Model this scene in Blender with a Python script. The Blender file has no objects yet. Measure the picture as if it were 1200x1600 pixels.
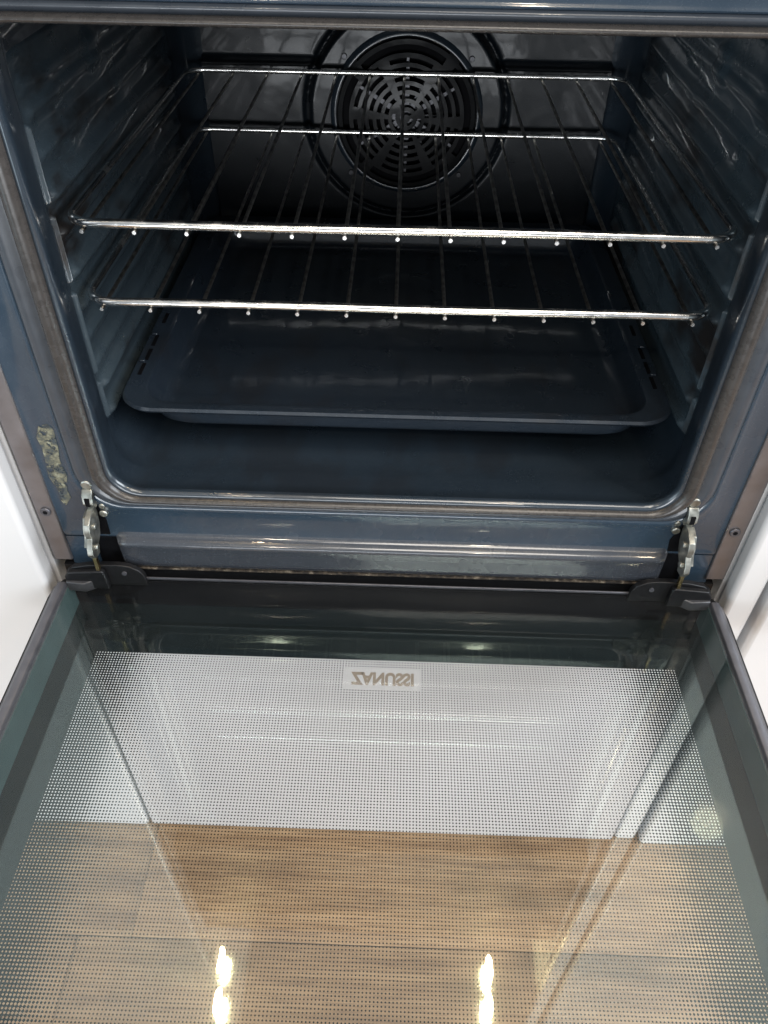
import bpy, math, random
from mathutils import Vector, Matrix
random.seed(7)
S = bpy.context.scene
COL = S.collection
MM = 0.001

# ------------------------------------------------------------------ camera
cam_d = bpy.data.cameras.new('camera'); cam = bpy.data.objects.new('camera', cam_d); COL.objects.link(cam)
PITCH, YAW, ROLL = math.radians(-43.108), math.radians(1.0707), math.radians(0.985)
cp, sp = math.cos(PITCH), math.sin(PITCH); cyw, syw = math.cos(YAW), math.sin(YAW); cr, sr = math.cos(ROLL), math.sin(ROLL)
fwd = Vector((-syw*cp, cyw*cp, sp)); rgt = Vector((cyw, syw, 0)); upv = rgt.cross(fwd)
r2 = cr*rgt + sr*upv; u2 = -sr*rgt + cr*upv
cam.matrix_world = Matrix(((r2.x, u2.x, -fwd.x, 0.0051), (r2.y, u2.y, -fwd.y, -0.4736), (r2.z, u2.z, -fwd.z, 0.2242), (0, 0, 0, 1)))
cam_d.sensor_fit = 'VERTICAL'; cam_d.sensor_height = 24; cam_d.sensor_width = 24
cam_d.lens = 1218.15/1600*24
cam_d.clip_start = 0.01; cam_d.clip_end = 50
S.camera = cam

# ------------------------------------------------------------------ light of the room
W = bpy.data.worlds.new('World'); S.world = W; W.use_nodes = True
bg = W.node_tree.nodes['Background']; bg.inputs[0].default_value = (0.84, 0.92, 1.0, 1); bg.inputs[1].default_value = 0.40
def area(name, loc, target, sx, sy, power, color, shape='RECTANGLE'):
    d = bpy.data.lights.new(name, 'AREA'); d.shape = shape; d.size = sx; d.size_y = sy; d.energy = power; d.color = color
    o = bpy.data.objects.new(name, d); COL.objects.link(o); o.location = loc
    v = Vector(target) - Vector(loc); o.rotation_euler = v.to_track_quat('-Z', 'Y').to_euler(); return o
area('window_light', (2.15, -1.0, 0.95), (-0.1, 0, -0.1), 1.6, 1.4, 82, (0.86, 0.93, 1.0))
area('left_fill_light', (-1.75, -1.5, -0.05), (0, 0, -0.2), 1.0, 1.3, 17, (0.72, 0.90, 1.0))  # added fill at low left, brightens the left side of the frame
for lx, ly in ((-.296, .011), (-.289, -.058), (.207, .014), (.203, -.046)):     # pairs of spot lamps above the oven
    area('downlight', (lx, ly, 0.80), (lx, ly-.03, -1), 0.014, 0.046, 1.1, (1.0, 0.74, 0.42), 'ELLIPSE')
for lx in (-.50, .38):                                                           # ceiling lamps behind the viewer
    area('ceiling_lamp', (lx, -1.95, 1.6), (lx, -0.6, -0.7), 0.10, 0.10, 6, (1.0, 0.86, 0.66), 'DISK')
area('ceiling_lamp', (1.06, -0.775, 1.6), (0.5, -0.3, -0.6), 0.10, 0.10, 7, (1.0, 0.80, 0.55), 'DISK')
area('drawer_fill_light', (-0.2, -2.1, -0.46), (0, 0, -0.62), 1.3, 0.45, 21, (0.92, 0.96, 1.0))  # added low fill aimed at the drawer front under the door
area('room_light', (0.3, -1.15, 2.0), (0, -0.2, -0.6), 1.0, 1.0, 30, (1.0, 0.93, 0.84))
S.view_settings.view_transform = 'Standard'; S.view_settings.look = 'None'
S.view_settings.exposure = 0.06; S.view_settings.gamma = 1.0
S.cycles.max_bounces = 12; S.cycles.transparent_max_bounces = 16
S.cycles.caustics_reflective = False; S.cycles.caustics_refractive = False
try: S.cycles.use_denoising = True
except Exception: pass

# ------------------------------------------------------------------ materials
class NT:
    def __init__(s, name):
        s.m = bpy.data.materials.new(name); s.m.use_nodes = True; s.t = s.m.node_tree; s.n = s.t.nodes
        s.b = s.n['Principled BSDF']; s.out = s.n['Material Output']; s.tc = s.n.new('ShaderNodeTexCoord')
    def new(s, t, **kw):
        n = s.n.new(t)
        for k, v in kw.items(): setattr(n, k, v)
        return n
    def ln(s, a, b): s.t.links.new(a, b)
    def set(s, node, **kw):
        for k, v in kw.items(): node.inputs[k].default_value = v
    def noise(s, scale, detail=3, rough=.5, vec=None, stretch=None):
        n = s.new('ShaderNodeTexNoise'); n.inputs['Scale'].default_value = scale; n.inputs['Detail'].default_value = detail
        n.inputs['Roughness'].default_value = rough; src = vec or s.tc.outputs['Object']
        if stretch:
            mp = s.new('ShaderNodeMapping'); mp.inputs['Scale'].default_value = stretch; s.ln(src, mp.inputs[0]); src = mp.outputs[0]
        s.ln(src, n.inputs['Vector']); return n
    def ramp(s, fac, stops):
        r = s.new('ShaderNodeValToRGB'); el = r.color_ramp.elements
        while len(el) < len(stops): el.new(.5)
        for e, (p, c) in zip(el, stops):
            e.position = p; e.color = c if len(c) == 4 else (*c, 1)
        s.ln(fac, r.inputs[0]); return r
    def mix(s, fac, a, b):
        m = s.new('ShaderNodeMix', data_type='RGBA')
        for sock, v in ((m.inputs[0], fac), (m.inputs[6], a), (m.inputs[7], b)):
            if hasattr(v, 'links'): s.ln(v, sock)
            elif isinstance(v, (int, float)): sock.default_value = v
            else: sock.default_value = (*v, 1) if len(v) == 3 else v
        return m.outputs[2]
    def math(s, op, a, b=None, c=None, clamp=False):
        m = s.new('ShaderNodeMath', operation=op, use_clamp=clamp)
        for i, v in enumerate((a, b, c)):
            if v is None: continue
            if hasattr(v, 'links'): s.ln(v, m.inputs[i])
            else: m.inputs[i].default_value = v
        return m.outputs[0]
    def bump(s, h, strength, dist=.001):
        b = s.new('ShaderNodeBump'); b.inputs['Strength'].default_value = strength; b.inputs['Distance'].default_value = dist
        s.ln(h, b.inputs['Height']); s.ln(b.outputs[0], s.b.inputs['Normal']); return b
def g(v): return (v, v, v)

def simple(name, color, rough, metal=0., nscale=80, var=.15, bump=.05, coat=0., spec=.5):
    t = NT(name); n = t.noise(nscale, 4)
    c0 = tuple(c*(1-var) for c in color); c1 = tuple(min(1, c*(1+var)) for c in color)
    r = t.ramp(n.outputs[0], [(.3, c0), (.7, c1)]); t.ln(r.outputs[0], t.b.inputs['Base Color'])
    rr = t.ramp(n.outputs[0], [(.3, g(max(0, rough-.06))), (.7, g(min(1, rough+.06)))]); t.ln(rr.outputs[0], t.b.inputs['Roughness'])
    t.b.inputs['Metallic'].default_value = metal; t.b.inputs['Coat Weight'].default_value = coat
    if bump: t.bump(n.outputs[0], bump)
    t.b.inputs['Specular IOR Level'].default_value = spec
    return t.m

def enamel(name, color, rough, stain=0., speck=.25, wave=.25, coat=.8):
    t = NT(name)
    big = t.noise(9, 3); c = t.mix(big.outputs[0], tuple(x*.8 for x in color), tuple(x*1.2 for x in color))
    fine = t.noise(1500, 1); sp = t.ramp(fine.outputs[0], [(.66, g(0)), (.74, g(1))])
    spf = t.math('MULTIPLY', sp.outputs[0], speck)
    c = t.mix(spf, c, (.30, .34, .38))
    rgh = t.ramp(t.noise(40, 4).outputs[0], [(.3, g(rough*.8)), (.7, g(rough*1.35))]).outputs[0]
    if stain > 0:
        a = t.noise(26, 6, .62, stretch=(1, .45, 1)); b = t.noise(7, 2)
        m = t.math('MULTIPLY', a.outputs[0], b.outputs[0])
        st = t.ramp(m, [(.27, g(0)), (.36, g(1))]); sf = t.math('MULTIPLY', st.outputs[0], stain)
        c = t.mix(sf, c, (.012, .009, .008)); rgh = t.mix(sf, rgh, g(.5))
    t.ln(c, t.b.inputs['Base Color']); t.ln(rgh, t.b.inputs['Roughness'])
    t.b.inputs['Specular IOR Level'].default_value = .5 if coat > .3 else .22
    t.b.inputs['Coat Weight'].default_value = coat; t.b.inputs['Coat Roughness'].default_value = .07; t.b.inputs['Coat IOR'].default_value = 1.6
    w = t.noise(30, 2); t.bump(w.outputs[0], wave, .0012); t.ln(t.n['Bump'].outputs[0], t.b.inputs['Coat Normal'])
    return t.m

M = {}
M['enamel'] = enamel('blue_enamel', (.018, .027, .038), .30, stain=.3, speck=.2, coat=.7)  # same enamel as the front, base darkened for shade inside the cavity
M['enamel_back'] = enamel('blue_enamel_back_shaded', (.0035, .006, .009), .34, speck=.10, coat=.12)  # same enamel again, shade at the back put into the base colour
M['enamel_front'] = enamel('blue_enamel_front', (.023, .040, .061), .24, speck=.16, wave=.10, coat=.6)
M['enamel_fan'] = enamel('near_black_enamel', (.0035, .004, .005), .5, speck=0, coat=.1)  # even near-black tone of the fan cover
M['enamel_wall'] = enamel('blue_enamel_lit_stained', (.038, .053, .064), .28, stain=.95, wave=.5, coat=1.)  # stains, plus a lighter base standing for light on the side walls
M['enamel_tray'] = enamel('tray_enamel', (.014, .021, .031), .30, stain=.35, speck=.25, wave=.16, coat=.65)
M['sill'] = enamel('sill_enamel', (.042, .047, .058), .24, speck=.35, wave=.12)
M['gasket'] = simple('gasket_rubber', (.040, .036, .034), .28, nscale=200, var=.10, bump=.06)
M['band'] = simple('smooth_grey_blue_band', (.040, .046, .056), .30, nscale=60, var=.08, bump=.03, coat=.3)
M['gasket_dark'] = simple('gasket_rubber_dark', (.027, .029, .033), .30, nscale=200, var=.12, bump=.08)
M['trim'] = simple('trim_metal', (.21, .192, .195), .40, .75, nscale=60, var=.1, bump=.02)
M['black'] = simple('black_plastic', (.008, .008, .009), .40, spec=.30, nscale=300, var=.2, bump=.1)
M['rail'] = simple('rail_metal', (.115, .115, .13), .38, .6, nscale=120, var=.12)
M['teal'] = simple('teal_reflection_tone', (.045, .080, .080), .18, nscale=40, var=.1, bump=0)  # reflection in the door glass put into a teal base colour
M['rail_dark'] = simple('dark_grey_plastic', (.04, .04, .044), .38, nscale=300, var=.15, bump=.1)
M['dark_steel'] = simple('dark_steel', (.05, .05, .055), .35, .6)
M['zinc'] = simple('zinc_hinge', (.33, .33, .30), .36, .9, nscale=110, var=.5, bump=.35)
M['brass'] = simple('passivated_steel', (.55, .42, .22), .3, 1., nscale=160, var=.3, bump=.15)
M['white'] = simple('white_cabinet', (.64, .635, .64), .40, nscale=5, var=.012, bump=.0, coat=.6)
M['black_glass'] = simple('black_glass', (.012, .012, .014), .45, nscale=20, var=.1, bump=0, spec=.25)
M['void'] = simple('dark_recess', (.004, .004, .005), .7, spec=.08)  # near-black; paints shade in slots and recesses, also plain dark parts
# chrome wire with burnt spots
t = NT('chrome_wire'); a = t.noise(75, 5, .65); f = t.ramp(a.outputs[0], [(.70, g(0)), (.76, g(1))])
b = t.noise(16, 2); col = t.mix(b.outputs[0], (.88, .86, .83), (.95, .93, .90)); c = t.mix(f.outputs[0], col, (.10, .055, .035))
t.ln(c, t.b.inputs['Base Color']); t.b.inputs['Metallic'].default_value = 1
t.ln(t.ramp(a.outputs[0], [(.45, g(.16)), (.78, g(.4))]).outputs[0], t.b.inputs['Roughness']); M['chrome'] = t.m
t = NT('blackened_wire'); a = t.noise(90, 4, .6); c = t.mix(t.ramp(a.outputs[0], [(.42, g(0)), (.6, g(1))]).outputs[0], (.22, .205, .19), (.42, .40, .37))
t.ln(c, t.b.inputs['Base Color']); t.b.inputs['Metallic'].default_value = 1; t.b.inputs['Roughness'].default_value = .33; M['rod'] = t.m
# dirty edge under the sill
t = NT('crusted_edge'); a = t.noise(220, 5, .7); c = t.ramp(a.outputs[0], [(.40, (.008, .006, .005)), (.55, (.06, .045, .032)), (.68, (.24, .20, .15))])
t.ln(c.outputs[0], t.b.inputs['Base Color']); t.b.inputs['Roughness'].default_value = .7; t.bump(a.outputs[0], .8, .001); M['crust'] = t.m
# sticker residue
t = NT('sticker_residue'); a = t.noise(120, 6, .7); c = t.ramp(a.outputs[0], [(.40, (.035, .045, .052)), (.50, (.08, .08, .06)), (.57, (.16, .15, .10)), (.68, (.28, .29, .23))])
t.ln(c.outputs[0], t.b.inputs['Base Color']); t.b.inputs['Roughness'].default_value = .6; t.bump(a.outputs[0], .5, .0005)
t.ln(t.ramp(t.noise(150, 5, .7).outputs[0], [(.40, g(0)), (.47, g(1))]).outputs[0], t.b.inputs['Alpha']); M['residue'] = t.m
# wood planks
t = NT('oak_floor'); oi = t.new('ShaderNodeObjectInfo')
va = t.new('ShaderNodeVectorMath', operation='ADD'); t.ln(t.tc.outputs['Object'], va.inputs[0])
sc = t.new('ShaderNodeVectorMath', operation='SCALE'); t.ln(oi.outputs['Location'], sc.inputs[0]); sc.inputs['Scale'].default_value = 3.7; t.ln(sc.outputs[0], va.inputs[1])
n1 = t.noise(5, 7, .68, vec=va.outputs[0], stretch=(1, 12, 1)); n2 = t.noise(24, 6, .7, vec=va.outputs[0], stretch=(1, 26, 1)); n3 = t.noise(4.5, 2, .5, vec=va.outputs[0], stretch=(1, 3.0, 1))
c = t.ramp(n1.outputs[0], [(.28, (.16, .085, .040)), (.48, (.31, .185, .090)), (.72, (.43, .275, .145))]).outputs[0]
c = t.mix(t.math('MULTIPLY', t.ramp(n2.outputs[0], [(.45, g(0)), (.65, g(1))]).outputs[0], .6), c, (.15, .075, .032))
c = t.mix(t.math('MULTIPLY', t.ramp(n3.outputs[0], [(.30, g(1)), (.42, g(0))]).outputs[0], .6), c, (.09, .045, .014))
vr = t.new('ShaderNodeHueSaturation'); t.ln(t.math('MULTIPLY_ADD', oi.outputs['Random'], .3, .85), vr.inputs['Value']); t.ln(c, vr.inputs['Color'])
t.ln(vr.outputs[0], t.b.inputs['Base Color']); t.b.inputs['Roughness'].default_value = .5; t.bump(n2.outputs[0], .25, .0006); M['wood'] = t.m

def schlick(t, f0, mul=1.):
    lw = t.new('ShaderNodeLayerWeight'); lw.inputs['Blend'].default_value = .5
    p = t.math('POWER', lw.outputs['Facing'], 5.); f = t.math('MULTIPLY_ADD', p, (1-f0)*mul, f0, clamp=True)
    geo = t.new('ShaderNodeNewGeometry'); front = t.math('SUBTRACT', 1., geo.outputs['Backfacing'])
    return t.math('MULTIPLY', f, front)
def glass(name, tint, f0, dirt, smear=.12):
    t = NT(name); t.n.remove(t.b)
    tr = t.new('ShaderNodeBsdfTransparent'); tr.inputs[0].default_value = (*tint, 1)
    gl = t.new('ShaderNodeBsdfGlossy'); gl.inputs['Roughness'].default_value = .012; gl.inputs[0].default_value = (.95, 1, .99, 1)
    g2 = t.new('ShaderNodeBsdfGlossy'); g2.inputs['Roughness'].default_value = .20; gm = t.new('ShaderNodeMixShader'); gm.inputs[0].default_value = smear
    t.ln(gl.outputs[0], gm.inputs[1]); t.ln(g2.outputs[0], gm.inputs[2]); gl = gm
    mx = t.new('ShaderNodeMixShader'); t.ln(schlick(t, f0), mx.inputs[0]); t.ln(tr.outputs[0], mx.inputs[1]); t.ln(gl.outputs[0], mx.inputs[2])
    df = t.new('ShaderNodeBsdfDiffuse'); df.inputs[0].default_value = (.55, .56, .55, 1)
    a = t.noise(10, 6, .65, stretch=(.35, 2.0, 1)); b = t.noise(3.2, 2)
    m = t.math('MULTIPLY', t.ramp(a.outputs[0], [(.4, g(0)), (.8, g(1))]).outputs[0], b.outputs[0]); m = t.math('MULTIPLY_ADD', m, dirt, dirt*.06)
    m2 = t.new('ShaderNodeMixShader'); t.ln(m, m2.inputs[0]); t.ln(mx.outputs[0], m2.inputs[1]); t.ln(df.outputs[0], m2.inputs[2])
    t.ln(m2.outputs[0], t.out.inputs['Surface']); return t.m
M['glass_in'] = glass('inner_glass_clear', (.982, .986, .986), .045, .014)
# frit print on the outer glass: solid border, halftone fading to a clear window (object coords are metres)
t = NT('halftone_print'); t.n.remove(t.b)
sx = t.new('ShaderNodeSeparateXYZ'); t.ln(t.tc.outputs['Object'], sx.inputs[0]); X, Y = sx.outputs[0], sx.outputs[1]
PIT = .00242
cx_ = t.math('COSINE', t.math('MULTIPLY', X, 2*math.pi/PIT)); cy_ = t.math('COSINE', t.math('MULTIPLY', Y, 2*math.pi/PIT))
ssum = t.math('ADD', cx_, cy_)
ax = t.math('ABSOLUTE', X)
e = t.math('SUBTRACT', .2495, ax)                               # distance from the side border
mr = t.new('ShaderNodeMapRange', interpolation_type='SMOOTHSTEP'); t.ln(e, mr.inputs[0])
for i, v in zip((1, 2, 3, 4), (-.005, .075, 1.15, -1.12)): mr.inputs[i].default_value = v
clear = t.math('GREATER_THAN', ssum, mr.outputs[0])
inx = t.math('GREATER_THAN', e, 0.); iny = t.math('MULTIPLY', t.math('LESS_THAN', Y, -.0695), t.math('GREATER_THAN', Y, -.40))
clear = t.math('MULTIPLY', clear, t.math('MULTIPLY', inx, iny))
bx = t.math('LESS_THAN', t.math('ABSOLUTE', t.math('ADD', X, .0012)), .0326); by = t.math('LESS_THAN', t.math('ABSOLUTE', t.math('ADD', Y, .0887)), .0104)
clear = t.math('MAXIMUM', clear, t.math('MULTIPLY', bx, by))
tr = t.new('ShaderNodeBsdfTransparent'); tr.inputs[0].default_value = (1, 1, 1, 1)
df = t.new('ShaderNodeBsdfDiffuse'); df.inputs[0].default_value = (.007, .010, .011, 1)
mx = t.new('ShaderNodeMixShader'); t.ln(clear, mx.inputs[0]); t.ln(df.outputs[0], mx.inputs[1]); t.ln(tr.outputs[0], mx.inputs[2])
gl = t.new('ShaderNodeBsdfGlossy'); gl.inputs['Roughness'].default_value = .03; gl.inputs[0].default_value = (.76, .98, .95, 1)
m2 = t.new('ShaderNodeMixShader'); t.ln(schlick(t, .085), m2.inputs[0]); t.ln(mx.outputs[0], m2.inputs[1]); t.ln(gl.outputs[0], m2.inputs[2])
t.ln(m2.outputs[0], t.out.inputs['Surface']); M['print'] = t.m
M['logo'] = simple('logo_print', (.30, .26, .22), .35, .3, var=.05, bump=0)

# ------------------------------------------------------------------ mesh helpers (all numbers in millimetres)
def origin(o):
    v = Vector((0, 0, 0))
    while o: v += o.location; o = o.parent
    return v
def tag(o, label=None, cat=None, group=None, kind=None):
    if label: o['label'] = label
    if cat: o['category'] = cat
    if group: o['group'] = group
    if kind: o['kind'] = kind
    return o
def empty(name, loc, label, cat, group=None):
    o = bpy.data.objects.new(name, None); COL.objects.link(o); o.location = Vector(loc)*MM; o.empty_display_size = .02
    return tag(o, label, cat, group)
def build(name, V, F, mat, parent=None, at=(0, 0, 0), smooth=35, bevel=0, seg=2, mats=None, fm=None):
    """V in world mm; `at` = object's origin in world mm"""
    me = bpy.data.meshes.new(name)
    A = Vector(at)
    me.from_pydata([(Vector(v)-A)*MM for v in V], [], F)
    me.validate(); 
    for m in (mats or [mat]): me.materials.append(M[m])
    if fm:
        for p, i in zip(me.polygons, fm): p.material_index = i
    me.update()
    if smooth:
        me.polygons.foreach_set('use_smooth', [True]*len(me.polygons)); me.set_sharp_from_angle(angle=math.radians(smooth))
    o = bpy.data.objects.new(name, me); COL.objects.link(o)
    o.location = A*MM
    if parent: o.parent = parent; o.location = A*MM - origin(parent)
    if bevel:
        b = o.modifiers.new('bevel', 'BEVEL'); b.width = bevel*MM; b.segments = seg; b.limit_method = 'ANGLE'; b.angle_limit = math.radians(40)
    return o
def box(x0, x1, y0, y1, z0, z1):
    V = [(x, y, z) for x in (x0, x1) for y in (y0, y1) for z in (z0, z1)]
    F = [(0, 1, 3, 2), (4, 6, 7, 5), (0, 4, 5, 1), (2, 3, 7, 6), (0, 2, 6, 4), (1, 5, 7, 3)]
    return V, F
def join(*parts):
    V, F = [], []
    for v, f in parts:
        k = len(V); V += list(v); F += [tuple(i+k for i in q) for q in f]
    return V, F
def rrect(x0, x1, z0, z1, r, n=8):
    """rounded rectangle outline, CCW starting at lower right"""
    P = []
    for cx, cz, a0 in ((x1-r, z0+r, -90), (x1-r, z1-r, 0), (x0+r, z1-r, 90), (x0+r, z0+r, 180)):
        for i in range(n+1):
            a = math.radians(a0+90*i/n); P.append((cx+r*math.cos(a), cz+r*math.sin(a)))
    return P
def loft(loops, closed=True, cap0=False, cap1=False, flip=False):
    n = len(loops[0]); V = [p for l in loops for p in l]; F = []
    for i in range(len(loops)-1):
        for j in range(n if closed else n-1):
            a, b = i*n+j, i*n+(j+1) % n; c, d = b+n, a+n
            F.append((a, b, c, d) if not flip else (d, c, b, a))
    if cap0: F.append(tuple(range(n))[::-1] if not flip else tuple(range(n)))
    if cap1:
        q = tuple((len(loops)-1)*n+j for j in range(n)); F.append(q if not flip else q[::-1])
    return V, F
def ringxz(b, y, r, n=8):   # b=(x0,x1,z0,z1)
    return [(x, y, z) for x, z in rrect(*b, r, n)]
def ringxy(b, z, r, n=8):
    return [(x, y, z) for x, y in rrect(*b, r, n)]
def tube(path, radii, n=12, closed=False, caps=True):
    path = [Vector(p) for p in path]; L = len(path)
    if not hasattr(radii, '__len__'): radii = [radii]*L
    rings = []; up = Vector((0, 0, 1))
    for i, p in enumerate(path):
        a = path[(i-1) % L] if (closed or i) else p; b = path[(i+1) % L] if (closed or i < L-1) else p
        t = (b-a).normalized(); s = t.cross(up)
        if s.length < 1e-4: s = t.cross(Vector((0, 1, 0)))
        s.normalize(); u = s.cross(t)
        rings.append([tuple(p+radii[i]*(math.cos(2*math.pi*k/n)*s+math.sin(2*math.pi*k/n)*u)) for k in range(n)])
    if closed: rings.append(rings[0])
    V, F = loft(rings, True, cap0=caps and not closed, cap1=caps and not closed)
    return V, F
def prism(P, a, b, axis):
    """extrude polygon P (2-D) along axis from a to b"""
    def q(p, h): return {'x': (h, p[0], p[1]), 'y': (p[0], h, p[1]), 'z': (p[0], p[1], h)}[axis]
    V, F = loft([[q(p, a) for p in P], [q(p, b) for p in P]], True, True, True, flip=(axis == 'y'))
    return V, F
def cyl(c, r, h, axis, n=20):
    P = [(r*math.cos(2*math.pi*i/n), r*math.sin(2*math.pi*i/n)) for i in range(n)]
    V, F = prism(P, 0, h, axis); return [(v[0]+c[0], v[1]+c[1], v[2]+c[2]) for v in V], F
def sstep(a, b, x):
    t = min(1, max(0, (x-a)/(b-a))); return t*t*(3-2*t)

# ================================================================== floor
FZ = -770
floor = build('floor', *box(-1500, 1500, -1800, -2, FZ-20, FZ-4), 'void'); tag(floor, kind='structure')
rows = [-345+190*k for k in range(-4, 3)]
for ri, y0 in enumerate(rows):
    y1 = min(y0+190, -4); xs = -1500 + (ri*437) % 900 - 900
    if abs(y0+155) < 1: xs = -290-2400
    if y1 <= y0: continue
    while xs < 1500:
        xe = xs+1200
        a, b = max(xs, -1500), min(xe, 1500)
        if b-a > 20:
            build('plank', *box(a+.25, b-.25, y0+.5, y1-.5, FZ-4, FZ), 'wood', floor, at=((a+b)/2, (y0+y1)/2, FZ), bevel=.5, seg=1)
        xs = xe

# ================================================================== cabinets
def cabinet(name, panels, label, cat, at):
    e = empty(name, at, label, cat)
    for nm, (b, bv) in panels: build(nm, *box(*b), 'white', e, at=((b[0]+b[1])/2, b[2], b[4]), bevel=bv, seg=4)
    return e
cabinet('kitchen_cabinet', [('door_panel', ((-900, -301.5, -22, -2, FZ+2, 1100), 5)), ('side_panel', ((-318, -300, 0, 560, FZ+2, 1100), 1))],
        'white cabinet with a flat rounded-edge door to the left of the oven', 'cabinet', (-600, 0, FZ))
cabinet('kitchen_cabinet', [('door_panel', ((332, 900, -24, -2, FZ+2, 1100), 5)), ('stile', ((301, 327.5, -18, 0, FZ+2, 1100), 5)), ('side_panel', ((300, 318, 2, 560, FZ+2, 1100), 1))],
        'white cabinet to the right of the oven with a narrow grooved stile', 'cabinet', (600, 0, FZ))
cabinet('drawer_unit', [('drawer_front', ((-298, 298, -20, 0, FZ+2, -346), 3)), ('carcass', ((-298, 298, 3, 550, FZ+2, -320), 1))],
        'white drawer front seen through the glass below the open oven door', 'drawer', (0, 0, FZ))

# ================================================================== oven
oven = empty('built_in_oven', (0, 0, -320), 'dark blue enamelled built-in oven with its door folded down open', 'oven')
CX = 3.0
def gb(dx, dtop, dbot): return (CX-229-dx, CX+229+dx, -205.5-dbot, 128+dtop)   # offsets outward from the opening
# cavity lip and collar (one enamelled shell: collar, floor, ceiling), side and back walls are parts of their own
sh = [ringxz(gb(3.5, 3, 3), -2.0, 26), ringxz(gb(2, 2.6, 1.6), -3.4, 25), ringxz(gb(.5, 2.2, -.6), -3.6, 24), ringxz(gb(-1, 1.8, -2.6), -1.6, 24), ringxz(gb(-1.6, 1.6, -3.4), 1.5, 24),
      ringxz(gb(-.8, 1.7, -.5), 6, 24), ringxz(gb(1.6, 2, 2), 18, 25), ringxz(gb(4.6, 4.5, 4), 32, 27), ringxz(gb(7, 6, 5), 39, 29), ringxz(gb(12, 7, 6), 45, 30),
      ringxz(gb(15, 7.5, 6.5), 60, 30), ringxz(gb(15, 7.5, 6.5), 200, 30), ringxz(gb(14.5, 7.5, 6.5), 425, 30), ringxz(gb(11, 4, 3), 440, 30), ringxz(gb(1, -6, -6), 456, 28), ringxz(gb(-9, -14, -14), 463, 26), ringxz(gb(-12, -18, -18), 465, 24)]
build('cavity_liner', *loft(sh, flip=True), 'enamel', oven, smooth=60)
# outer casing so that the box is closed from every side
build('bottom_rail', *box(-290, 290, -3.2, 3.5, -340, -291.8), 'black', oven)
build('casing', *join(box(-290, -288, 4, 520, -300, 280), box(288, 290, 4, 520, -300, 280), box(-288, 288, 4, 520, 276, 280), box(-288, 288, 518, 520, -300, 276), box(-288, 288, 4, 518, -300, -298)), 'dark_steel', oven)

# side walls as pressed sheets (height field)
LEVELS = [(0, 5.6), (-59, 5.6), (-110, 3.0), (-155, 5.6), (52, 3.4), (92, 2.4)]
def side(sgn):
    ny, nz = 220, 190; y0, y1, z0, z1 = 38, 432, -178, 104
    V, F = [], []
    for i in range(ny):
        y = y0+(y1-y0)*i/(ny-1)
        for j in range(nz):
            z = z0+(z1-z0)*j/(nz-1)
            h = 0
            run = sstep(56, 66, y)*(1-sstep(408, 420, y))
            for L, am in LEVELS:
                zz = z+1.2*math.sin(y*.021+L)
                h = max(h, am*run*math.exp(-((zz-(L-12.5))/5.2)**2), am*run*math.exp(-((zz-(L+13.5))/5.2)**2))
            # upright pressed rib behind the mouth, interrupted at the upper rack
            seg = max(sstep(a, a+4, z)*(1-sstep(b-4, b, z)) for a, b in ((-166, -126), (-124, -49), (-47, 8), (10, 66)))
            rib = math.exp(-((y-47)/2.8)**2)*seg
            h = max(h, 6.2*rib + 5*(1-sstep(38, 50, y)))
            # round dimple
            d = math.hypot(y-200, z-71); 
            h += 2.6*math.exp(-(d/15)**4)
            for by, bz, ba, bw in ((120, 24, 1.8, 13), (150, -30, 1.6, 9), (250, 30, 1.5, 12), (92, -85, 1.8, 11), (300, -30, 1.4, 12), (105, 72, 1.6, 12), (78, 40, 1.4, 9), (200, -108, 1.4, 12), (72, -30, 1.6, 9)):
                d = math.hypot((y-by)*.7, z-bz); h += ba*math.exp(-(d/bw)**2)
            edge = sstep(-9, -1, y-y0)*(1-sstep(-8, 0, y-y1))*sstep(0, 7, z-z0)*(1-sstep(-7, 0, z-z1))
            x = CX+sgn*(229+16.2) - sgn*(h+2.2)*edge
            V.append((x, y, z))
    for i in range(ny-1):
        for j in range(nz-1):
            a = i*nz+j; q = (a, a+1, a+nz+1, a+nz); F.append(q if sgn < 0 else q[::-1])
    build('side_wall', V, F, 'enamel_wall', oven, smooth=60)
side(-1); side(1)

# back wall sheet
FC = (5.0, -44.0)
def backwall():
    nx, nz = 240, 200; x0, x1, z0, z1 = -216, 222, -190, 112; V, F = [], []
    for i in range(nx):
        x = x0+(x1-x0)*i/(nx-1)
        for j in range(nz):
            z = z0+(z1-z0)*j/(nz-1); r = math.hypot(x-FC[0], z-FC[1])
            h = 5*sstep(9, 4, z) if z > 9 else 0
            h = 7*(1-sstep(3, 11, z))*(1-sstep(112, 118, r)*0)        # lower field stands proud of the upper one
            disc = 1-sstep(104, 109, r)
            h = h*(1-disc)+10*disc                                   # raised round field
            h -= 5*math.exp(-((r-110)/2.8)**2)                       # groove round it
            V.append((x, 464.5-h, z))
    for i in range(nx-1):
        for j in range(nz-1):
            a = i*nz+j; F.append((a, a+nz, a+nz+1, a+1))
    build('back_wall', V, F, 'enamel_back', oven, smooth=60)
backwall()
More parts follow.
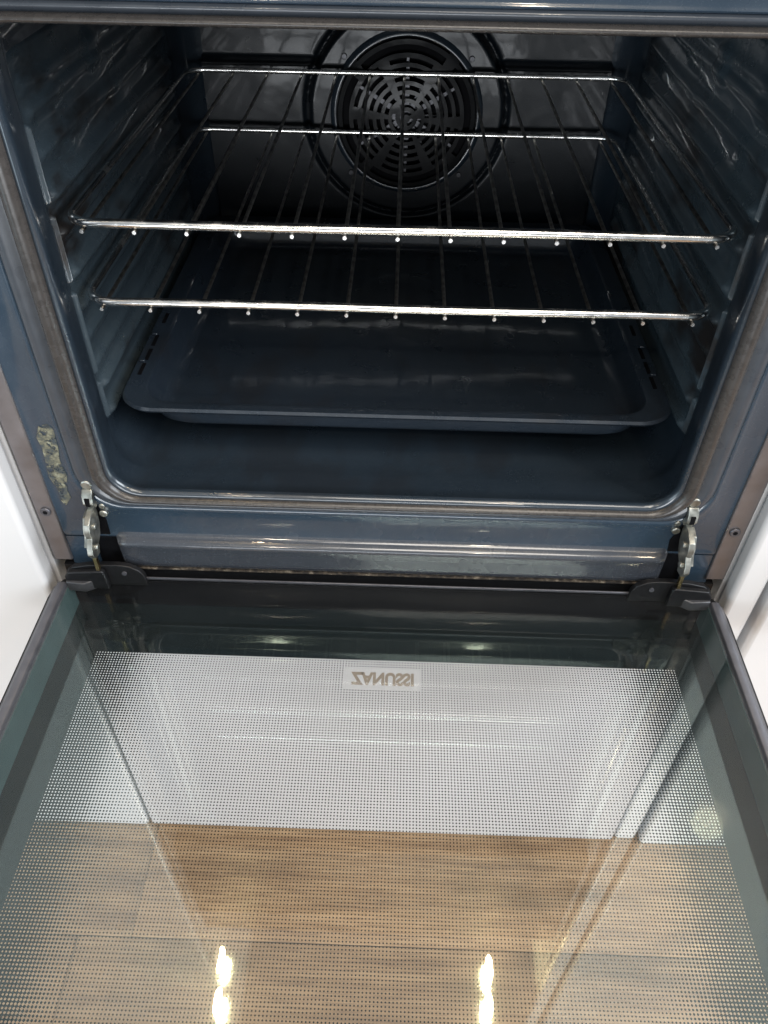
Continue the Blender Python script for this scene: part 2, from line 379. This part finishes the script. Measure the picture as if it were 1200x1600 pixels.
# fan cover: dome of concentric slotted rings
fan = build('fan_recess', *cyl((FC[0], 453.2, FC[1]), 77, 1, 'y', 48), 'void', oven)
def fancover():
    nA = 144
    rs = [0, 4, 7.5, 11.5, 16, 20, 24.5, 28.5, 33, 37, 41.5, 45.5, 50, 54, 58.5, 63, 70.5, 75, 78]
    solid = lambda k: k % 2 == 0
    dome = lambda r: 452.5-9*math.sqrt(max(0, 1-(r/80)**2))-1.0
    V, F = [], []
    idx = {}
    def vert(k, a, lay):
        key = (k, a % nA, lay)
        if key not in idx:
            ang = 2*math.pi*(a % nA)/nA; r = rs[k]
            idx[key] = len(V); V.append((FC[0]+r*math.cos(ang), dome(r)+(1.4 if lay else 0), FC[1]+r*math.sin(ang)))
        return idx[key]
    def filled(k, a):
        if k < 0 or k >= len(rs)-1: return False
        if solid(k): return True
        nsp, off, w = ((3, 0, 16) if k < 4 else (6, 4, 5) if k < 14 else (4, 18, 4))
        per = nA//nsp
        return ((a+off) % per) < w
    for k in range(len(rs)-1):
        for a in range(nA):
            if not filled(k, a): continue
            q = [vert(k, a, 0), vert(k+1, a, 0), vert(k+1, a+1, 0), vert(k, a+1, 0)]
            q2 = [vert(k, a, 1), vert(k, a+1, 1), vert(k+1, a+1, 1), vert(k+1, a, 1)]
            if k > 0: F.append(tuple(q)); F.append(tuple(q2))
            else: F.append(tuple(q)); F.append(tuple(q2))
            if not filled(k+1, a): F.append((vert(k+1, a, 0), vert(k+1, a, 1), vert(k+1, a+1, 1), vert(k+1, a+1, 0)))
            if k > 0 and not filled(k-1, a): F.append((vert(k, a, 0), vert(k, a+1, 0), vert(k, a+1, 1), vert(k, a, 1)))
            if not filled(k, a+1): F.append((vert(k, a+1, 0), vert(k+1, a+1, 0), vert(k+1, a+1, 1), vert(k, a+1, 1)))
            if not filled(k, a-1): F.append((vert(k, a, 0), vert(k, a, 1), vert(k+1, a, 1), vert(k+1, a, 0)))
    F2 = []
    for f in F:
        s = []
        for i in f:
            if not any((Vector(V[i])-Vector(V[j])).length < 1e-5 for j in s): s.append(i)
        if len(s) >= 3: F2.append(tuple(s))
    fc = build('fan_cover', V, F2, 'enamel_fan', oven, smooth=40)
    rim = [[(FC[0]+r*math.cos(2*math.pi*i/72), y, FC[1]+r*math.sin(2*math.pi*i/72)) for i in range(72)] for r, y in ((77.5, 449.5), (79, 449), (81, 450.5), (84, 454.6))]
    build('rim', *loft(rim, flip=False), 'enamel', fc, smooth=60)
    for a in (40, 140, 225, 315):
        c = (FC[0]+88*math.cos(math.radians(a)), 452.6, FC[1]+88*math.sin(math.radians(a)))
        build('screw', *cyl(c, 3, 2.2, 'y', 12), 'dark_steel', fc, at=c, bevel=.5)
    # fan wheel behind the slots
    parts = [cyl((FC[0], 449, FC[1]), 9, 4, 'y', 16)]
    for k in range(12):
        a = 2*math.pi*k/12; ca, sa = math.cos(a), math.sin(a); P = []
        for r, w in ((12, -3), (60, -1.2), (60, 1.2), (12, 3)): P.append((FC[0]+r*ca-w*sa, 0, FC[1]+r*sa+w*ca))
        parts.append(loft([[(p[0], 448.5, p[2]) for p in P], [(p[0], 452, p[2]) for p in P]], True, True, True))
    build('fan_wheel', *join(*parts), 'dark_steel', oven)
fancover()

# gasket: two lobes swept round the mouth
def gl_(dx, y, r, sc=None):
    t = dx/30.0
    return ringxz(gb(dx, 12*t, 14*t), y, r, 10)
lob1 = [gl_(2.5, -1, 26), gl_(3.2, -4.6, 26), gl_(6, -7.4, 27), gl_(10, -8, 28), gl_(13, -6.4, 30), gl_(14.6, -3.2, 31), gl_(15, -1.0, 31)]
lob2 = [gl_(14.5, -.8, 31), gl_(17, -1.2, 32), gl_(20, -3.2, 33), gl_(24, -3.6, 35), gl_(27, -2.8, 36), gl_(28.6, -.6, 37), gl_(29, .6, 37)]
gk = build('door_gasket', *loft(lob1), 'gasket', oven, smooth=70)
build('gasket_clip_band', *loft(lob2), 'band', gk, smooth=70)

# front frame: sheet with mouth and slight pressed edge near the trims
def frame():
    out = (-282, 284, -257, 157)
    def lerp(b, t, y, r):
        a = gb(27, 11, 12.5); c = out
        bb = tuple(a[i]+(c[i]-a[i])*t for i in range(4)); return ringxz(bb, y, r, 10)
    loops = [lerp(0, 0, .4, 37), lerp(0, .05, -1.6, 36), lerp(0, .10, -2.3, 35), lerp(0, .16, -1.9, 34), lerp(0, .21, -1.2, 33), lerp(0, .5, -1.2, 20), lerp(0, .88, -1.2, 6), lerp(0, .93, -2.0, 5), lerp(0, .97, -2.0, 4), lerp(0, 1, -.4, 2), lerp(0, 1.0, 3, 2)]
    V, F = loft(loops)
    build('front_frame', V, F, 'enamel_front', oven, smooth=50)
    # below the mouth: rolled sill step
    prof = [(-1.0, -250), (-2.0, -252.6), (-4.6, -254.2), (-7.4, -255.0), (-9.6, -256.6), (-10.4, -259.2), (-9.6, -262), (-8.6, -270), (-8.2, -280), (-7.4, -286), (-5.5, -288.6), (-2, -289), (4, -289)]
    xs = [-236, -235, -232, -226, -150, -75, 0, 75, 150, 231, 237, 240, 241]
    loops = []
    for i, x in enumerate(xs):
        k = sstep(0, 2.6, min(i, len(xs)-1-i)); loops.append([(x+CX*0, y*k if y < 0 else y, z) for y, z in prof])
    build('lower_sill', *loft(loops, closed=False, flip=True), 'sill', oven, smooth=60)
    V, F = box(-222, 226, -7.0, -3, -290.9, -289.2)
    build('crusted_edge', V, F, 'crust', oven)
    # side cheeks of the frame below the mouth, down to the hinges
    build('frame_cheek', *join(box(-281, -257, -1.3, 3, -297, -257.6), ), 'enamel_front', oven)
    build('frame_cheek', *join(box(258, 283, -1.3, 3, -297, -257.6)), 'enamel_front', oven)
    build('hinge_pocket', *box(-257, -236, 2, 4, -297, -257.6), 'void', oven); build('hinge_pocket', *box(240, 258, 2, 4, -297, -257.6), 'void', oven)
frame()
# dark plates on the frame above the sill, painting the shade of the hinge cut-outs
def slot(xc):
    P = [(xc-7, -258), (xc+7, -258), (xc+7.5, -236), (xc+5, -229), (xc+3, -214), (xc-3, -214), (xc-5, -229), (xc-9, -240)]
    build('hinge_slot_shade', *prism(P, -1.75, -.6, 'y'), 'void', oven)
slot(-247); slot(247)
# trims with screws
for sx_ in (-1, 1):
    a, b = sorted((sx_*280.5, sx_*297)); z0 = -286
    tr_ = build('side_trim', *box(a, b, -3.5, 6, z0, 470), 'trim', oven, at=(sx_*289, 0, z0), bevel=1.2, seg=3)
    c = (sx_*287.8, -3.4, -226.5)
    P = rrect(c[0]-2.6, c[0]+2.6, c[2]-2.6, c[2]+2.6, 2.55, 3)
    sc_ = build('screw', *cyl((c[0], -5.6, c[2]), 4.4, 2.2, 'y', 20), 'rail', tr_, at=c, bevel=.6)
    build('screw_socket', *cyl((c[0], -5.8, c[2]), 2.1, 1, 'y', 6), 'void', tr_)
# upper part of the tower: lower lip of the control panel and black glass front above the mouth
build('upper_lip', *box(-280, 282, -4, 6, 158, 166), 'enamel_front', oven, bevel=1.5)
up_ = build('upper_front', *box(-280, 280, -21, 4, 167, 470), 'black_glass', oven, bevel=1.5)
# sticker residue on the left of the frame
P = [(-269.5, -139), (-262.5, -136.5), (-258.5, -141), (-259.5, -158), (-262, -172), (-260.5, -188), (-264.5, -204), (-263.5, -212), (-270, -221), (-272.5, -216), (-271.8, -203), (-275.5, -190), (-274.2, -178), (-272.5, -160), (-274, -150)]
build('sticker_residue', *prism(P, -1.75, -1.1, 'y'), 'residue', oven)

# hinges
def hinge(s):
    K = lambda z: -196+(z+201.5)*.76
    Pz = lambda L: [(a, K(c)) for a, c in L]
    x = s*246.5; h = build('hinge', *prism(Pz([(-4, -229), (-15, -230), (-24, -236), (-27, -246), (-26, -254), (-31, -261), (-33, -271), (-29, -280), (-20, -282), (-18, -272), (-10, -266), (-5, -254), (-3, -240)]), x-2.4, x+2.4, 'x'), 'zinc', oven, at=(x, 0, -289), bevel=.5)
    build('side_plate', *prism(Pz([(-3, -236), (-13, -239), (-19, -250), (-20, -258), (-26, -268), (-18, -279), (-10, -276), (-3, -262)]), min(x+4*s, x+7*s), max(x+4*s, x+7*s), 'x'), 'zinc', h, bevel=.4)
    build('claw', *prism(Pz([(1, -206), (-5, -206.5), (-9, -212), (-10.5, -222), (-6, -231), (-1, -230), (-4.5, -220), (-4, -213), (1, -211)]), x-4.2, x+4.2, 'x'), 'zinc', h, bevel=.5)
    build('claw_slot', *box(x-1.8, x+1.8, -11, -4, K(-224), K(-214)), 'void', h)
    build('rivet', *cyl((x, -4.2, K(-201.5)), 4.6, 4, 'y', 18), 'zinc', h, bevel=1.2, seg=3)
    build('rivet', *cyl((x-7.0*s, -4.5, K(-243)), 3.6, 5, 'y', 18), 'zinc', h, bevel=1, seg=3)
    build('rivet', *cyl((x-7.2*s, -3.5, K(-233)), 2.6, 4, 'y', 14), 'zinc', h, bevel=.8)
    for yy, zz in ((-17, -246), (-24, -268)):
        build('pin', *cyl((x-4.5, yy, K(zz)), 3.0, 9, 'x', 14), 'zinc', h, bevel=.6)
    build('link', *prism(Pz([(-14, -272), (-19, -273), (-20, -316), (-16, -316)]), min(x+4*s, x+7*s), max(x+4*s, x+7*s), 'x'), 'brass', h, bevel=.4)
hinge(-1); hinge(1)

# ------------------------------------------------------------------ door (folded down, inner side up)
door = build('door', *join(box(-297, 297, -452, -12, -338, -334.2), box(-296, 296, -14, -9, -334, -303), box(-296, 296, -450, -440, -334, -300)), 'dark_steel', oven, at=(0, -10, -336), bevel=0)
# cut window: the bottom sheet is only a rim
bpy.data.objects.remove(door)
rimV, rimF = loft([ringxy((-296, 296, -452, -12), -333.6, 6), ringxy((-297, 297, -453, -11.5), -336, 6), ringxy((-295, 295, -451, -13), -338, 6), ringxy((-284, 284, -438, -22), -338, 4), ringxy((-284, 284, -438, -22), -334.2, 4), ringxy((-296, 296, -452, -12), -333.6, 6)], True, flip=False)
door = build('door', *join((rimV, rimF), box(-286, 286, -450, -436, -330, -297)), 'black', oven, at=(0, -12, -336))
for s in (-1, 1):
    P = [(282.6, -331), (282.6, -296.5), (283.4, -294.6), (285.4, -294.2), (289.6, -294.6), (290.8, -295.4), (291.2, -297.4), (295.2, -301), (296.6, -303), (296.8, -331)]
    build('side_rail', *prism([(s*a, b) for a, b in P], -450, -22, 'y'), 'rail', door, at=(s*290, -22, -330), bevel=.5, smooth=50)
    build('rail_reflection_strip', *box(min(s*281.9, s*282.6), max(s*281.9, s*282.6), -436, -16, -329.8, -300.2), 'teal', door)  # added strip, its teal stands for reflections in the glass
    # black end cap of the rail and corner cover
    P = [(s*297.4, -452), (s*297.4, -34), (s*295.5, -20), (s*290, -12), (s*284, -10), (s*283, -14), (s*283, -30), (s*292, -40), (s*292, -452)]
    build('rail_cap', *prism(P, -333, -302, 'z'), 'black', door, bevel=.6)
    P = [(s*282.6, -23.5), (s*266, -25), (s*248, -15), (s*247, -8), (s*262, -7), (s*280, -7), (s*283.5, -12)]
    cc = build('corner_cover', *prism(P, -304, -293.2, 'z'), 'rail_dark', door, at=(s*265, -10, -300), bevel=.9)
    P = [(s*283, -303), (s*283, -288), (s*276, -282), (s*262, -278.5), (s*236, -277.5), (s*226, -279), (s*218, -284), (s*214.5, -290), (s*213, -303)]
    Q = [(s*283, -303), (s*283, -289), (s*279, -283), (s*249, -280.5), (s*247, -283), (s*246, -303)]
    build('hinge_hood', *prism(P, -16.2, -10.9, 'y'), 'black', cc, bevel=.8, seg=3)
    build('hinge_hood', *prism(Q, -21.5, -16.2, 'y'), 'black', cc, bevel=1.2, seg=3)
    build('hood_socket', *cyl((s*231, -17.4, -287), 2.2, 1.6, 'y', 12), 'rail', cc)
build('rear_rail', *box(-282, 282, -15, -12.5, -333, -300.2), 'void', door)
ig = build('inner_glass', *box(-281.8, 281.8, -436, -15.5, -300, -296), 'glass_in', door, at=(0, 0, -296), bevel=0)
build('glass_edge_strip', *box(-248, 250, -13.4, -11.8, -298, -295.4), 'rail', door, bevel=.4)
og = build('outer_glass', *box(-283.5, 283.5, -436, -16, -333.5, -330.2), 'glass_in', door, at=(0, 0, -330), bevel=0)
build('dot_print', [(-283.5, -436, -330), (283.5, -436, -330), (283.5, -15.2, -330), (-283.5, -15.2, -330)], [(0, 1, 2, 3)], 'print', door, at=(0, 0, -330), smooth=0)
# lettering on the glass, read from the other side
cu = bpy.data.curves.new('logo', 'FONT'); cu.body = 'ZANUSSI'; cu.size = .0182; cu.align_x = 'CENTER'; cu.align_y = 'CENTER'; cu.offset = .00085; cu.space_character = 1.0; cu.resolution_u = 6
tmp = bpy.data.objects.new('tmp', cu); COL.objects.link(tmp); bpy.context.view_layer.update()
me = bpy.data.meshes.new_from_object(tmp.evaluated_get(bpy.context.evaluated_depsgraph_get())); bpy.data.objects.remove(tmp)
xs = [v.co.x for v in me.vertices]; ys = [v.co.y for v in me.vertices]; mx_, my_ = (max(xs)+min(xs))/2, (max(ys)+min(ys))/2
kx = .0535/(max(xs)-min(xs)); ky = .0132/(max(ys)-min(ys))
me.transform(Matrix.Diagonal((kx, -ky, 1, 1)) @ Matrix.Translation((-mx_, -my_, 0))); me.materials.clear(); me.materials.append(M['logo'])
lo = bpy.data.objects.new('logo_lettering', me); COL.objects.link(lo); lo.parent = door
lo.location = Vector((-.0012, -.0887, -.3297)) - origin(door); lo['label'] = 'brownish grey ZANUSSI lettering seen mirrored through the glass'

# ================================================================== racks
def rack(z, label):
    at = (3, 48, z)
    e = empty('oven_rack', at, label, 'oven rack', 'chrome wire racks in the oven')
    x0, x1, y0, y1 = 3-232, 3+232, 48, 48+394
    rc = 20; pts, rad = [], []
    def arc(cx, cy, a0, n=8):
        for i in range(n+1):
            a = math.radians(a0+90*i/n); pts.append((cx+rc*math.cos(a), cy+rc*math.sin(a)))
    out = rrect(x0, x1, y0, y1, rc, 8)
    path, rd = [], []
    N = len(out)
    for i, (x, y) in enumerate(out):
        X2, Y2 = out[(i+1) % N]
        steps = 12 if math.hypot(X2-x, Y2-y) > 60 else 1
        for k in range(steps):
            px, py = x+(X2-x)*k/steps, y+(Y2-y)*k/steps
            rr = 3.3 if py < 50 else (3.3-.7*sstep(50, 66, py))
            path.append((px, py, z+.25*math.sin(px*.021+z)*(py < 60))); rd.append(rr)
    build('frame_wire', *tube(path, rd, 14, closed=True), 'chrome', e, at=at)
    proto = None
    for k in range(-6, 7):
        x = 3+k*36.3-1.5
        if proto is None:
            P = [(x, y0-4.2, z-4.4), (x, y0+40, z-4.2), (x, y0+200, z-3.6), (x, y1-8, z-3.6), (x, y1+1.5, z-3.2)]
            V, F = tube(P, 1.45, 8); o = build('cross_rod', V, F, 'rod', e, at=(x, y0, z-4)); proto = o
            o.data.materials.append(M['chrome'])
            for p in o.data.polygons:
                if len(p.vertices) > 4 and p.center.y < 0: p.material_index = 1
        else:
            o = proto.copy(); COL.objects.link(o); o.parent = e; o.location = Vector((x, y0, z-4))*MM - origin(e)
    return e
r1 = rack(0, 'upper chrome wire rack in front of the fan, nearest the top of the oven')
r2 = rack(-59, 'lower chrome wire rack between the upper rack and the baking tray')

# ================================================================== baking tray
tray = empty('baking_tray', (3, 48, -184), 'dark blue enamelled baking tray on the lowest level under the two racks', 'baking tray')
def tr_ring(x, yf, yb, z, r): return ringxy((3-x, 3+x, 48+yf, 442-yb), z, r, 10)
TZ = -155.3
L = [tr_ring(228, 3, 4, TZ-5, 26), tr_ring(230.8, .8, .8, TZ-4.6, 29), tr_ring(232.4, -.6, 0, TZ-2.3, 30), tr_ring(230.8, .8, .8, TZ, 30), tr_ring(228, 2.6, 3, TZ-.2, 28),
     tr_ring(216, 11, 12, TZ-.8, 26), tr_ring(213.5, 13, 14, TZ-2, 26), tr_ring(211, 15, 17, TZ-14, 27), tr_ring(209, 17, 20, TZ-22, 28), tr_ring(205, 21, 24, TZ-26.2, 28), tr_ring(197, 28, 31, TZ-27.4, 26)]
Lo = [tr_ring(228, 3, 4, TZ-5, 26), tr_ring(216, 10, 13, TZ-2.2, 26), tr_ring(212.5, 12.5, 15.5, TZ-14, 27), tr_ring(210, 14.5, 18.5, TZ-23, 30), tr_ring(205, 19, 23, TZ-28, 32), tr_ring(195, 28, 31, TZ-29.2, 30)]
V1, F1 = loft(L, cap1=True); V2, F2 = loft(Lo, cap1=True, flip=True)
build('tray_body', *join((V1, F1), (V2, F2)), 'enamel_tray', tray, at=(3, 48, -184), smooth=50)
first = None
for s in (-1, 1):
    for yc in (107, 131, 155, 196):
        o = build('rim_slot', *box(3+s*224-1.6, 3+s*224+1.6, yc-9, yc+9, TZ-.9, TZ+.15), 'void', tray, at=(3+s*224, yc, TZ), smooth=0)
    # small raised stops beside the slots
    for yc in (119, 165):
        build('rim_stop', *box(3+s*226.5-2.4, 3+s*226.5+2.4, yc-2, yc+2, TZ-.5, TZ+2.2), 'enamel_tray', tray, at=(3+s*226, yc, TZ), bevel=.8)
